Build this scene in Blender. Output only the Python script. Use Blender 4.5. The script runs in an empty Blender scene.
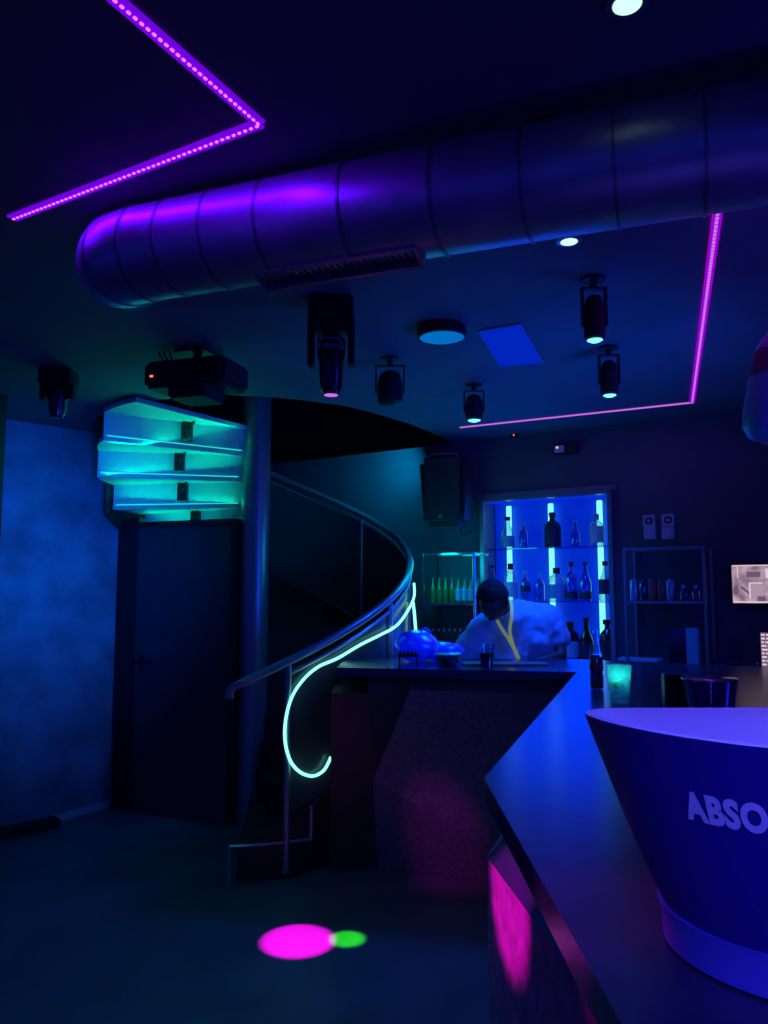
import bpy, bmesh, math, random
from mathutils import Vector, Matrix
random.seed(7)
S = bpy.context.scene
COL = S.collection
R = math.radians
PI = math.pi

# ---------------------------------------------------------------- camera
F = 769.0; CAMH = 1.55; PITCH = math.atan(78/769)
cd = bpy.data.cameras.new('camera'); cam = bpy.data.objects.new('camera', cd); COL.objects.link(cam)
cd.sensor_fit = 'VERTICAL'; cd.sensor_height = 36; cd.lens = F/1024*36; cd.clip_start = .02
cam.location = (0, 0, CAMH); cam.rotation_euler = (PI/2 + PITCH, 0, 0)
S.camera = cam
S.view_settings.view_transform = 'Standard'; S.view_settings.look = 'None'
S.view_settings.gamma = 1; S.view_settings.use_curve_mapping = False; S.view_settings.exposure = 0

def ray(px, py):
    a = (px-384)/F; b = (512-py)/F
    c, s = math.cos(PITCH), math.sin(PITCH)
    return Vector((a, c - b*s, s + b*c))
def at(px, py, z):
    d = ray(px, py); t = (z-CAMH)/d.z
    return Vector((0, 0, CAMH)) + d*t
def atY(px, py, Y):
    d = ray(px, py); return Vector((0, 0, CAMH)) + d*(Y/d.y)

# ---------------------------------------------------------------- world and lights
w = bpy.data.worlds.new('World'); S.world = w; w.use_nodes = True
w.node_tree.nodes['Background'].inputs[0].default_value = (.004, .010, .25, 1)
w.node_tree.nodes['Background'].inputs[1].default_value = 1.0

def area(name, loc, target, size, col, power, sy=None, spread=180):
    l = bpy.data.lights.new(name, 'AREA'); l.size = size; l.color = col; l.energy = power
    if sy: l.shape = 'RECTANGLE'; l.size_y = sy
    l.spread = R(spread)
    o = bpy.data.objects.new(name, l); COL.objects.link(o); o.location = loc
    o.rotation_euler = (Vector(target)-Vector(loc)).to_track_quat('-Z', 'Y').to_euler(); return o
def spot(name, loc, target, deg, blend, col, power, rad=.02):
    l = bpy.data.lights.new(name, 'SPOT'); l.spot_size = R(deg); l.spot_blend = blend; l.color = col
    l.energy = power; l.shadow_soft_size = rad
    o = bpy.data.objects.new(name, l); COL.objects.link(o); o.location = loc
    o.rotation_euler = (Vector(target)-Vector(loc)).to_track_quat('-Z', 'Y').to_euler(); return o

BLUE = (.01, .06, 1); TEAL = (0, .42, .62); MAG = (1, 0, .75)
CEIL = 2.70; BARH = 1.15
# blue stage wash coming from the dance floor side, right of and behind the camera
area('blue_wash_light', (3.2, 1.2, 1.9), (1.3, 2.6, 2.6), .5, (.02, .02, 1), 12)
area('blue_bar_light', (1.0, 4.35, 2.62), (.8, 4.6, 1.3), .35, (.0, .08, 1), 14, spread=110)
area('teal_floor_light', (-1.0, 1.6, 2.5), (-.3, 3.0, 0), .3, (0, .3, .45), 2.5, spread=80)
area('violet_duct_light', (1.9, 1.0, 1.4), (1.7, 2.1, 2.5), .3, (.05, .01, 1), 5, spread=100)
area('blue_ceiling_fill', (1.5, 3.0, 1.5), (.3, 4.3, 2.7), .5, (0, .08, 1), 9, spread=120)  # added fill over the counter without a fixture, brightens the ceiling
area('blue_left_light', (-1.0, 3.0, 1.9), (-2.3, 5.1, 1.75), .3, (0, .10, 1), 9, spread=60)
spot('magenta_head_beam', (-.24, 3.3, 2.3), at(298, 941, 0), 8.2, .12, MAG, 2200)
spot('green_head_beam', (-.24, 3.3, 2.3), at(347, 939, 0), 3.9, .15, (.03, 1, .0), 1300)
spot('magenta_front_beam', (-2.2, 1.1, 1.5), atY(502, 900, 1.54), 6.4, .5, MAG, 620)
spot('magenta_edge_beam', (-1.6, .6, 2.2), at(566, 925, 1.13), 9, .8, MAG, 90)
spot('magenta_panel_beam', (-.9, 2.0, 2.5), atY(430, 820, 4.05), 10, 1, (1, 0, .95), 90)
spot('pale_bar_beam', (-.6, -.5, 2.5), (.35, .8, 1.15), 14, .9, (.25, .7, 1), 6)
area('violet_bucket_light', (.35, .35, 2.5), (.5, .95, 1.3), .4, (.09, .08, 1), 1.5, spread=50)
area('violet_tub_fill', (.1, -.6, 2.1), (.45, .9, 1.25), .3, (.07, .03, 1), 1.3, spread=45)  # added fill from the front, brightens the tub and its lettering

# ---------------------------------------------------------------- materials
def nt(name):
    m = bpy.data.materials.new(name); m.use_nodes = True
    return m, m.node_tree, m.node_tree.nodes['Principled BSDF']
def mat(name, col, rough=.5, metal=0, var=0, scale=8, bump=0, spec=.5, emis=None, es=0):
    m, t, p = nt(name)
    p.inputs['Base Color'].default_value = (*col, 1); p.inputs['Roughness'].default_value = rough
    p.inputs['Metallic'].default_value = metal; p.inputs['Specular IOR Level'].default_value = spec
    if var or bump:
        tc = t.nodes.new('ShaderNodeTexCoord'); n = t.nodes.new('ShaderNodeTexNoise')
        n.inputs['Scale'].default_value = scale; n.inputs['Detail'].default_value = 6
        t.links.new(tc.outputs['Object'], n.inputs['Vector'])
        if var:
            r = t.nodes.new('ShaderNodeValToRGB')
            r.color_ramp.elements[0].position = .3; r.color_ramp.elements[1].position = .7
            r.color_ramp.elements[0].color = (*[c*(1-var) for c in col], 1)
            r.color_ramp.elements[1].color = (*[min(1, c*(1+var)) for c in col], 1)
            t.links.new(n.outputs['Fac'], r.inputs['Fac']); t.links.new(r.outputs['Color'], p.inputs['Base Color'])
        if bump:
            b = t.nodes.new('ShaderNodeBump'); b.inputs['Strength'].default_value = bump; b.inputs['Distance'].default_value = .02
            t.links.new(n.outputs['Fac'], b.inputs['Height']); t.links.new(b.outputs['Normal'], p.inputs['Normal'])
    if emis:
        p.inputs['Emission Color'].default_value = (*emis, 1); p.inputs['Emission Strength'].default_value = es
    return m
def emit(name, col, s):
    m = bpy.data.materials.new(name); m.use_nodes = True; t = m.node_tree; t.nodes.clear()
    e = t.nodes.new('ShaderNodeEmission'); o = t.nodes.new('ShaderNodeOutputMaterial')
    e.inputs[0].default_value = (*col, 1); e.inputs[1].default_value = s; t.links.new(e.outputs[0], o.inputs[0]); return m
def glass(name, tint, gloss=.12, rough=.05, diff=None, df=0):
    m = bpy.data.materials.new(name); m.use_nodes = True; t = m.node_tree; t.nodes.clear()
    tr = t.nodes.new('ShaderNodeBsdfTransparent'); tr.inputs[0].default_value = (*tint, 1)
    g = t.nodes.new('ShaderNodeBsdfGlossy'); g.inputs['Roughness'].default_value = rough
    lw = t.nodes.new('ShaderNodeLayerWeight'); lw.inputs[0].default_value = .35
    mx = t.nodes.new('ShaderNodeMixShader'); o = t.nodes.new('ShaderNodeOutputMaterial')
    ma = t.nodes.new('ShaderNodeMath'); ma.operation = 'MULTIPLY_ADD'; ma.inputs[1].default_value = .6; ma.inputs[2].default_value = gloss
    t.links.new(lw.outputs['Facing'], ma.inputs[0]); t.links.new(ma.outputs[0], mx.inputs[0])
    src = tr
    if diff:
        d = t.nodes.new('ShaderNodeBsdfTranslucent'); d.inputs[0].default_value = (*diff, 1)
        d2 = t.nodes.new('ShaderNodeBsdfDiffuse'); d2.inputs[0].default_value = (*diff, 1)
        a = t.nodes.new('ShaderNodeAddShader'); t.links.new(d.outputs[0], a.inputs[0]); t.links.new(d2.outputs[0], a.inputs[1])
        m2 = t.nodes.new('ShaderNodeMixShader'); m2.inputs[0].default_value = df
        t.links.new(tr.outputs[0], m2.inputs[1]); t.links.new(a.outputs[0], m2.inputs[2]); src = m2
    t.links.new(src.outputs[0], mx.inputs[1]); t.links.new(g.outputs[0], mx.inputs[2]); t.links.new(mx.outputs[0], o.inputs[0])
    return m

M = dict(
 floor=mat('floor_polished_concrete', (.10, .12, .13), .42, var=.25, scale=3, bump=.08),
 ceil=mat('ceiling_dark_paint', (.13, .14, .16), .8, var=.12, scale=2.5),
 backwall=mat('back_wall_paint', (.07, .08, .10), .75, var=.15, scale=3),
 leftwall=mat('left_wall_plaster', (.22, .24, .26), .75, var=.4, scale=3.5, bump=.4),
 black=mat('matt_black', (.012, .012, .014), .6), blackgloss=mat('gloss_black', (.01, .01, .012), .2),
 door=mat('door_panel', (.05, .05, .06), .6, var=.1, scale=5),
 duct=mat('duct_galvanised', (.5, .5, .55), .42, metal=.75, var=.12, scale=14, bump=.12),
 seam=mat('duct_seam', (.25, .25, .28), .4, metal=.8),
 steel=mat('stair_steel', (.30, .31, .33), .35, metal=.6),
 white=mat('white_laminate', (.6, .62, .62), .5),
 panel=mat('dark_acrylic', (.05, .06, .07), .25),
 bartop=mat('bar_top_lacquer', (.025, .03, .06), .24, var=.2, scale=18, bump=.03),
 barbody=mat('bar_front_dark', (.03, .03, .034), .5, var=.2, scale=12, bump=.2),
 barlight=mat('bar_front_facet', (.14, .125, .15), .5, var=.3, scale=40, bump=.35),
 chrome=mat('chrome', (.6, .6, .62), .2, metal=1),
 bucket=mat('bucket_dark_blue', (.03, .015, .24), .5), bucketin=mat('bucket_white_plastic', (.8, .78, .85), .4),
 letter=mat('letter_pale', (.95, .93, .95), .5),
 clear=glass('clear_glass', (.80, .90, .95)), blueg=glass('blue_glass', (.30, .45, .85)), darkg=glass('dark_bottle_glass', (.06, .06, .12), .05),
 greeng=glass('green_bottle_glass', (.25, .55, .12), .08, .1, (.05, .24, .03), .55),
 frost=glass('frosted_cup', (.75, .97, .95), .03, .2, (.4, .9, .85), .16),
 label=mat('paper_label', (.6, .65, .7), .6), labeldark=mat('dark_label', (.02, .03, .06), .5), labelblue=mat('pale_blue_label', (.2, .45, .6), .6),
 skin=mat('skin_brown', (.10, .055, .04), .5), hair=mat('hair_black', (.008, .007, .007), .8, bump=.8, scale=70),
 shirt=mat('shirt_pale_cotton', (.32, .52, .72), .85, var=.06, scale=9, bump=.3),
 trouser=mat('trouser_black', (.02, .02, .025), .8), lanyard=mat('lanyard_yellow_added_glow', (.9, .85, .12), .6, emis=(.7, .85, .08), es=.17),  # lanyard emission is an added glow so its yellow shows under blue light
 cola=mat('cola', (.012, .006, .005), .1), ice=mat('ice_cubes', (.45, .75, .75), .3), lime=mat('lime_wedge', (.25, .55, .06), .4),
 bag=glass('blue_plastic_bag', (.1, .2, .8), .2, .25, (.05, .16, .85), .8),
 red=mat('red_card', (.7, .08, .05), .5), wood=mat('wood_board', (.35, .24, .13), .5),
 socket=mat('socket_plastic', (.45, .45, .5), .4), tin=mat('tin_can', (.35, .37, .45), .3, metal=.8), redtin=mat('red_tin', (.4, .08, .07), .35, metal=.4),
 ph=mat('pale_hanging_plastic', (.16, .30, .55), .35), phd=mat('purple_patch', (.16, .03, .10), .6),
 e_violet=emit('led_violet', (.16, .0, .75), 1.0), e_pink=emit('led_pink', (1, .16, .95), 1.3), e_vdim=emit('led_violet_right', (.30, .0, .62), 1.0),
 e_pinkline=emit('led_pink_thin', (.62, .16, .85), 1.0), e_left=emit('led_left_wall', (.30, .03, .9), 1.4),
 e_neon=emit('neon_cyan', (.28, 1, .88), 1.6), e_green=emit('stair_led_green', (0.02, .9, .6), 1.0), e_cyan=emit('niche_led_cyan', (.24, 1.1, .98), 1.1),
 e_niche=emit('niche_backlit_blue', (.0, .02, .62), .55), e_disc=emit('disc_lamp', (.0, .15, .55), 1), e_panel=emit('ceiling_panel_blue', (.0, .02, .55), .9),
 e_lens=emit('lens_teal', (.15, .9, .75), 2.2), e_white=emit('lamp_white', (.6, 1, .9), 1.2), e_dot=emit('indicator_white', (.7, .8, .8), 1), e_red=emit('indicator_red', (1, .18, .1), 1.5),
 e_scr=emit('screen_grey', (.42, .28, .38), 1), e_scrd=emit('screen_dark', (.16, .09, .17), 1), e_scrl=emit('screen_light', (.75, .58, .68), 1),
)

# ---------------------------------------------------------------- mesh helpers
class MB:
    def __init__(s): s.bm = bmesh.new()
    def box(s, c, size, rz=0, rot=None, bevel=0):
        m = Matrix.Translation(c) @ (rot.to_4x4() if rot else Matrix.Rotation(rz, 4, 'Z')) @ Matrix.Diagonal((*size, 1))
        g = bmesh.ops.create_cube(s.bm, size=1, matrix=m)
        if bevel:
            es = list({e for v in g['verts'] for e in v.link_edges})
            bmesh.ops.bevel(s.bm, geom=es, offset=bevel, segments=2, affect='EDGES')
        return s
    def ball(s, c, r, seg=16, rot=None):
        r = r if hasattr(r, '__len__') else (r, r, r)
        bmesh.ops.create_uvsphere(s.bm, u_segments=seg, v_segments=max(8, seg//2+2), radius=1, matrix=Matrix.Translation(c) @ (rot.to_4x4() if rot else Matrix()) @ Matrix.Diagonal((*r, 1)))
        return s
    def lathe(s, prof, c=(0, 0, 0), seg=20, rot=None, sx=1, sy=1, zf=None):
        c = Vector(c); rings = []
        for r, z in prof:
            ring = []
            for k in range(seg):
                a = 2*PI*k/seg
                p = Vector((r*math.cos(a)*sx, r*math.sin(a)*sy, z + (zf(a, r, z) if zf else 0)))
                if rot: p = rot @ p
                ring.append(s.bm.verts.new(c+p))
            rings.append(ring)
        for a, b in zip(rings, rings[1:]):
            for k in range(seg):
                s.bm.faces.new((a[k], a[(k+1) % seg], b[(k+1) % seg], b[k]))
        if prof[0][0] > 1e-4: s.bm.faces.new(rings[0][::-1])
        if prof[-1][0] > 1e-4: s.bm.faces.new(rings[-1])
        return s
    def cyl(s, a, b, r, seg=16, r2=None):
        a, b = Vector(a), Vector(b); q = (b-a).to_track_quat('Z', 'Y').to_matrix()
        return s.lathe([(r, 0), (r2 or r, (b-a).length)], a, seg, q)
    def tube(s, pts, r, seg=10, cap=True):
        pts = [Vector(p) for p in pts]; rings = []; up = Vector((0, 0, 1)); n = None
        for i, p in enumerate(pts):
            t = (pts[min(i+1, len(pts)-1)]-pts[max(i-1, 0)]).normalized()
            if n is None:
                n = t.cross(up); n = n.normalized() if n.length > 1e-3 else Vector((1, 0, 0))
            else: n = (n - t*n.dot(t)).normalized()
            b = t.cross(n); rr = r[i] if hasattr(r, '__len__') else r
            rings.append([s.bm.verts.new(p + (n*math.cos(2*PI*k/seg) + b*math.sin(2*PI*k/seg))*rr) for k in range(seg)])
        for a, b in zip(rings, rings[1:]):
            for k in range(seg): s.bm.faces.new((a[k], a[(k+1) % seg], b[(k+1) % seg], b[k]))
        if cap: s.bm.faces.new(rings[0][::-1]); s.bm.faces.new(rings[-1])
        return s
    def prism(s, pts, z0, z1):
        n = len(pts); lo = [s.bm.verts.new((p[0], p[1], z0)) for p in pts]; hi = [s.bm.verts.new((p[0], p[1], z1)) for p in pts]
        s.bm.faces.new(lo[::-1]); s.bm.faces.new(hi)
        for k in range(n): s.bm.faces.new((lo[k], lo[(k+1) % n], hi[(k+1) % n], hi[k]))
        return s
    def poly(s, pts): s.bm.faces.new([s.bm.verts.new(p) for p in pts]); return s
    def build(s, name, m, parent=None, smooth=False, mods=None, label=None):
        bmesh.ops.recalc_face_normals(s.bm, faces=s.bm.faces)
        me = bpy.data.meshes.new(name); s.bm.to_mesh(me); s.bm.free()
        if smooth:
            me.polygons.foreach_set('use_smooth', [True]*len(me.polygons)); me.set_sharp_from_angle(angle=R(40))
        o = bpy.data.objects.new(name, me); COL.objects.link(o)
        for x in (m if isinstance(m, list) else [m]): me.materials.append(x)
        if parent: o.parent = parent
        if label: o['label'] = label
        return o
def empty(name, label, cat, loc=(0, 0, 0), rz=0, group=None):
    o = bpy.data.objects.new(name, None); COL.objects.link(o); o.location = loc; o.rotation_euler = (0, 0, rz); o.empty_display_size = .1
    o['label'] = label; o['category'] = cat
    if group: o['group'] = group
    return o
def tag(o, label, cat, group=None):
    o['label'] = label; o['category'] = cat
    if group: o['group'] = group
    return o
def struct(o): o['kind'] = 'structure'; return o
def dup(o, loc=None, rz=None, label=None, parent=None):
    c = o.copy(); COL.objects.link(c)
    if parent is not None: c.parent = parent
    if loc is not None: c.location = loc
    if rz is not None: c.rotation_euler = (0, 0, rz)
    if label: c['label'] = label
    for ch in list(o.children): dup(ch, parent=c)
    return c
def V(*a): return Vector(a)

# ---------------------------------------------------------------- room shell
PW = at(456, 443, CEIL); PL = at(275, 464, CEIL)
PSI = math.atan2(PL.y-PW.y, PW.x-PL.x)                     # back wall yaw
U = V(math.cos(PSI), -math.sin(PSI), 0); N = V(-math.sin(PSI), -math.cos(PSI), 0)
def wl(px, py, d=0):                                       # ray meets the back wall plane, d metres in front of it
    r = ray(px, py); o = V(0, 0, CAMH); q = PW + N*d
    t = (q-o).dot(N)/r.dot(N); return o + r*t
def wu(p): return (V(p.x, p.y, 0)-V(PW.x, PW.y, 0)).dot(U)
WO = V(PW.x, PW.y, 0)
struct(MB().box((0, 4, -.05), (14, 14, .1)).build('floor', M['floor']))

SC = V(-.90, 5.35, 0)                                      # stair centre
# left wall
LW1 = at(109, 807, 0); LW0 = at(0, 830, 0); ld = (LW1-LW0).normalized()
lw_a = LW1 - ld*4.5; lw_b = LW1
ln = V(ld.y, -ld.x, 0)
wm = MB(); wm.prism([lw_a, lw_b, lw_b-ln*.15, lw_a-ln*.15], 0, CEIL)
struct(wm.build('wall_left', M['leftwall']))
bs = MB(); q0 = at(52, 823, 0)
bs.prism([q0+ln*.004, lw_b+ln*.004, lw_b+ln*.016, q0+ln*.016], 0, .05)
struct(bs.build('baseboard_left', M['white']))
# black return between the left wall and the door, then the door's wall
dA = V(lw_b.x+.02, lw_b.y-.02, 0); dB = V(SC.x-.10, SC.y-.06, 0); dd = (dB-dA).normalized(); dn = V(dd.y, -dd.x, 0)
k = MB(); k.prism([dA+dn*.0, dA+dd*.17, dA+dd*.17-dn*.1, dA-dn*.1], 0, 2.08)
struct(k.build('wall_return', M['black']))
# back wall with the niche cut out
n0 = wl(482, 498); n1 = wl(612, 490); nb = wl(482, 657); nu0 = wu(n0); nu1 = wu(n1); nz1 = .5*(n0.z+n1.z); nz0 = nb.z - .02
def wp(u, d, z): p = WO + U*u + N*d; return V(p.x, p.y, z)
wb = MB()
def wslab(u0, u1, z0, z1, d0=-.3, d1=0):
    c = WO + U*((u0+u1)/2) + N*((d0+d1)/2)
    wb.box((c.x, c.y, (z0+z1)/2), (u1-u0, abs(d1-d0), z1-z0), -PSI)
wslab(-5.5, nu0, 0, CEIL); wslab(nu1, 4.2, 0, CEIL); wslab(nu0, nu1, 0, nz0); wslab(nu0, nu1, nz1, CEIL)
wslab(nu0, nu1, nz0, nz1, -.3, -.2)
struct(wb.build('wall_back', M['backwall']))
rc = WO + U*4.2
struct(MB().prism([rc, (4.2, -1.5), (4.4, -1.5), rc+U*.2], 0, CEIL).build('wall_right', M['backwall']))
# ceiling with the stair opening running into the back wall
hole = [(452, 443), (430, 432), (410, 424), (390, 418), (370, 412), (345, 406), (310, 401), (270, 397), (230, 395), (195, 396), (160, 400), (125, 407), (97, 417), (88, 428)]
hp = [at(x, y, CEIL) for x, y in hole]
hp[0] = hp[0] + (-N)*.05
end = hp[-1] + V(-.05, .5, 0)
cl = [V(4.6, rc.y-.3, 0)] + [hp[0]+U*.01] + hp + [end, end - ld*0 + V(-1.5, 0, 0), V(-5, 5, 0), V(-5, -1.5, 0), V(4.6, -1.5, 0)]
cl = [V(p.x, p.y, 0) for p in cl]
cm = MB(); cm.prism([wp(4.6, -.2, 0)]+[wp(nu0-.3, -.2, 0)]+[hp[0]-N*.1]+hp+[end, V(-5, 6.5, 0), V(-5, -1.5, 0), V(4.6, -1.5, 0)], CEIL, CEIL+.12)
struct(cm.build('ceiling', M['ceil']))
# dark shaft above the opening
sh = MB()
sh.box((-.9, 6.6, 4.3), (6, 6, .1)); sh.box((-.9, 9.2, 3.5), (6, .1, 1.7)); sh.box((-3.8, 6.6, 3.5), (.1, 6, 1.5)); sh.box((2.0, 6.6, 3.5), (.1, 6, 1.5)); sh.box((-.9, 3.7, 3.5), (6, .1, 1.5))
struct(sh.build('wall_stair_shaft', M['black']))
# pillar at the very left and low black plinth
pp = atY(-8, 600, 4.4)
struct(MB().box((pp.x-.13, 4.4, CEIL/2), (.22, .2, CEIL)).build('trim_1', M['black']))
q1 = at(52, 824, 0); 
pl = MB(); pl.prism([q1+ln*.03, q1+ln*.13, q1+ln*.13-ld*1.6, q1+ln*.03-ld*1.6], 0, .06)
tag(pl.build('floor_plinth', M['black']), 'low black plinth on the floor along the left wall', 'plinth')

# door
dr = empty('door_1', 'x', 'x', dA+dd*.18); del dr['label']; del dr['category']; struct(dr)
dr.rotation_euler = (0, 0, math.atan2(dd.y, dd.x))
DW = (dB-dA).length-.22
struct(MB().box((DW/2, 0, 1.0), (DW, .045, 2.0), bevel=.004).build('door_leaf', M['door'], dr))
fr = MB(); fr.box((-.02, .01, 1.01), (.05, .1, 2.03)); fr.box((DW+.02, .01, 1.01), (.04, .1, 2.03)); fr.box((DW/2, .01, 2.02), (DW+.06, .1, .04))
struct(fr.build('door_frame', M['black'], dr))
hd = MB(); hd.box((.07, -.027, 1.03), (.04, .01, .16), bevel=.003); hd.cyl((.07, -.03, 1.05), (.07, -.07, 1.05), .009); hd.cyl((.06, -.07, 1.05), (.19, -.07, 1.05), .008)
struct(hd.build('door_handle', M['black'], dr))

# ---------------------------------------------------------------- spiral staircase
st = empty('spiral_staircase', 'dark spiral staircase with green lit steps overhead and curved handrail', 'staircase', SC)
RO, RI = 1.05, .09; RISE = .1793; DA = 21.3; A0 = -84
NST = 15
# heights: step i tread top at RISE*(i+1), sector A0+DA*i ...
def pol(r, a, z=0): return V(r*math.cos(R(a)), r*math.sin(R(a)), z)
MB().lathe([(.10, 0), (.10, CEIL+1.2)], (0, 0, 0), 28).build('center_column', M['steel'], st, True)
for i in range(NST):
    a0 = A0+DA*i; z = RISE*(i+1)
    t = MB(); n = 5
    out = [pol(RO, a0+(DA+1.5)*k/n) for k in range(n+1)]; inn = [pol(RI, a0+DA*k/n) for k in range(n+1)]
    t.prism([*inn[::-1], *out], z-.03, z)
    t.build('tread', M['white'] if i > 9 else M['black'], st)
    a, b = pol(RI, a0+.6), pol(RO, a0+.6); d = (b-a).normalized(); e = V(-d.y, d.x, 0)
    rz = MB(); rz.prism([a, b, b+e*.012, a+e*.012], z-RISE-(.0 if i else 0), z-.03)
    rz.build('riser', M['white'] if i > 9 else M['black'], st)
    if 9 <= i:
        s2 = MB(); a, b = pol(.12, a0+.6), pol(RO-.02, a0+.6)
        s2.prism([a+e*.014, b+e*.014, b+e*.018, a+e*.018], z-RISE+.001, z-RISE+.006)
        s2.build('led_strip', M['e_green'], st, label='glowing green strip at the foot of a riser')
        la_ = bpy.data.lights.new('stair_glow', 'AREA'); la_.shape = 'RECTANGLE'; la_.size = .85; la_.size_y = .02; la_.color = (0, .85, .5); la_.energy = 1.1
        lo2 = bpy.data.objects.new('stair_glow', la_); COL.objects.link(lo2); mid_ = (a+b)/2 + e*.05
        lo2.matrix_world = Matrix.Translation(SC + V(mid_.x, mid_.y, z-RISE+.012)) @ (Matrix((d, (V(0,0,1)*.35+e).normalized().cross(d)*-1, V(0, 0, -1)*1.0+e*.25)).transposed()).to_4x4().normalized()
    if 10 <= i <= 14:
        s3 = MB(); c = pol(.52, a0+.6)+e*.035; s3.box((c.x, c.y, z-RISE/2-.005), (.07, .04, RISE-.05), math.atan2(d.y, d.x), bevel=.004)
        bx = s3.build('driver_box', M['black'], st)
        c2 = pol(.50, a0+.6)+e*.06
        MB().tube([(c2.x, c2.y, z-.05), (c2.x+.02, c2.y-.02, z-.02+.0), (c2.x+.03, c2.y-.05, z-.045), (c2.x, c2.y-.06, z-.10)], .006, 6).build('cable', M['black'], bx)
# outer stringer, infill panels, rails
def helix(r, a0, a1, off, n=60): 
    o = []
    for k in range(n+1):
        a = a0+(a1-a0)*k/n; o.append(pol(r, a, RISE*((a-A0)/DA+.6)+off))
    return o
def ribbon(r, a0, a1, o0, o1, th=.01, n=60):
    mb = MB(); A = helix(r, a0, a1, o0, n); B = helix(r, a0, a1, o1, n); C = helix(r+th, a0, a1, o0, n); D = helix(r+th, a0, a1, o1, n)
    L = [[mb.bm.verts.new((p.x, p.y, max(p.z, .0))) for p in q] for q in (A, B, D, C)]
    for k in range(n):
        for j in range(4): mb.bm.faces.new((L[j][k], L[j][k+1], L[(j+1) % 4][k+1], L[(j+1) % 4][k]))
    for k in (0, n): mb.bm.faces.new([L[j][k] for j in range(4)])
    return mb
ribbon(RO+.01, A0, 150, -.25, .08, .02).build('stringer', M['black'], st, True)
aE = A0+DA*NST
ribbon(RO+.01, 150, 178, -.22, .02, .012).build('upper_stringer', M['black'], st, True)
ribbon(RO+.02, -70, 140, .10, .86, .006).build('balustrade_panel', M['panel'], st, True)
MB().tube(helix(RO+.03, -84, 150, .93, 90), .024, 12).build('handrail', M['steel'], st, True)
MB().tube(helix(RO+.03, -70, 150, .86, 90), .012, 8).build('lower_rail', M['steel'], st, True)
hr0 = helix(RO+.03, -84, 150, .93, 90)[0]
MB().tube([hr0+V(.03, -.002, .01), hr0, hr0+V(-.04, 0, -.018), hr0+V(-.055, 0, -.04), hr0+V(-.055, 0, -.075)], .024, 12).build('handrail_end', M['steel'], st, True)
for a in (-70, -30, 8, 48, 95, 135):
    p = pol(RO+.03, a, 0); zz = RISE*((a-A0)/DA+.6)
    MB().cyl((p.x, p.y, max(0, zz-.2)), (p.x, p.y, zz+.91), .019).build('baluster_post', M['steel'], st, True)
# step edge trims seen on the first two steps
e1 = MB(); zt = RISE
pa, pb = pol(RO+.04, A0-2), pol(RO+.04, A0+DA)
e1.tube([(pa.x, pa.y, .0), (pa.x, pa.y, zt+.01)], .010, 6); e1.tube([(pa.x, pa.y, zt+.01)]+[tuple(pol(RO+.04, A0-2+(DA+2)*k/4, zt+.01)) for k in (1, 2, 3, 4)], .010, 6); e1.tube([(pb.x, pb.y, zt+.01), (pb.x, pb.y, 2*zt+.01)], .010, 6)
e1.build('step_trim', M['steel'], st)
# neon tube hung on the outside of the balustrade
def onrail(px, py, rr=RO+.06):
    d = ray(px, py); o = V(0, 0, CAMH)-SC                    # intersect ray with the cylinder
    a = d.x**2+d.y**2; b = 2*(o.x*d.x+o.y*d.y); c = o.x**2+o.y**2-rr*rr; D = b*b-4*a*c
    t = (-b-math.sqrt(max(D, 0)))/(2*a); return V(0, 0, CAMH)+d*t
def smooth(pts, n=8):
    out = []
    for i in range(len(pts)-1):
        p0, p1, p2, p3 = pts[max(i-1, 0)], pts[i], pts[i+1], pts[min(i+2, len(pts)-1)]
        for k in range(n):
            t = k/n; out.append(.5*((2*p1)+(p2-p0)*t+(2*p0-5*p1+4*p2-p3)*t*t+(3*p1-p0-3*p2+p3)*t**3))
    return out+[pts[-1]]
npx = [(414, 583), (414, 597), (407, 612), (396, 626), (380, 635), (360, 645), (338, 658), (318, 667), (303, 680), (292, 697), (286, 718), (285, 740), (290, 760), (300, 772), (313, 776), (324, 770), (331, 757)]
nq = [onrail(*p) for p in npx]
tag(MB().tube(smooth(nq), .0088, 10).build('neon_tube', M['e_neon'], None, True), 'glowing cyan neon rope looping along the stair balustrade', 'neon light')
q = [atY(x, y, 5.25) for x, y in ((413, 602), (414.5, 615), (416, 640), (414, 655), (402, 660), (394, 664))]
tag(MB().tube(smooth(q), .010, 8).build('neon_tube', M['e_neon'], None, True), 'short cyan neon piece dropping straight down behind the bar left end', 'neon light')
q = [atY(x, y, 4.7) for x, y in ((366, 676), (358, 680), (352, 686), (349, 692))]
tag(MB().tube(smooth(q), .013, 8).build('neon_tube', M['e_neon'], None, True), 'stub of cyan neon glowing through the gap under the bar top', 'neon light')

# ---------------------------------------------------------------- bar counter
bar = empty('bar_counter', 'dark angular bar counter with glossy blue lit top and faceted front', 'bar counter', (0, 0, 0))
A_ = at(336, 667.5, BARH); B_ = at(577, 672, BARH); C_ = at(484, 778, BARH); D_ = at(600, 985, BARH)
D2 = D_ + (D_-C_)*1.0
back = [V(3.0, D2.y, 0), V(3.0, 3.6, 0), at(560, 658.5, BARH), at(347, 658.5, BARH)]
out = [A_, B_, C_, D_, D2]+back
tm = MB(); tm.prism(out, BARH-.045, BARH)
tm.build('countertop', M['bartop'], bar)
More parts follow.
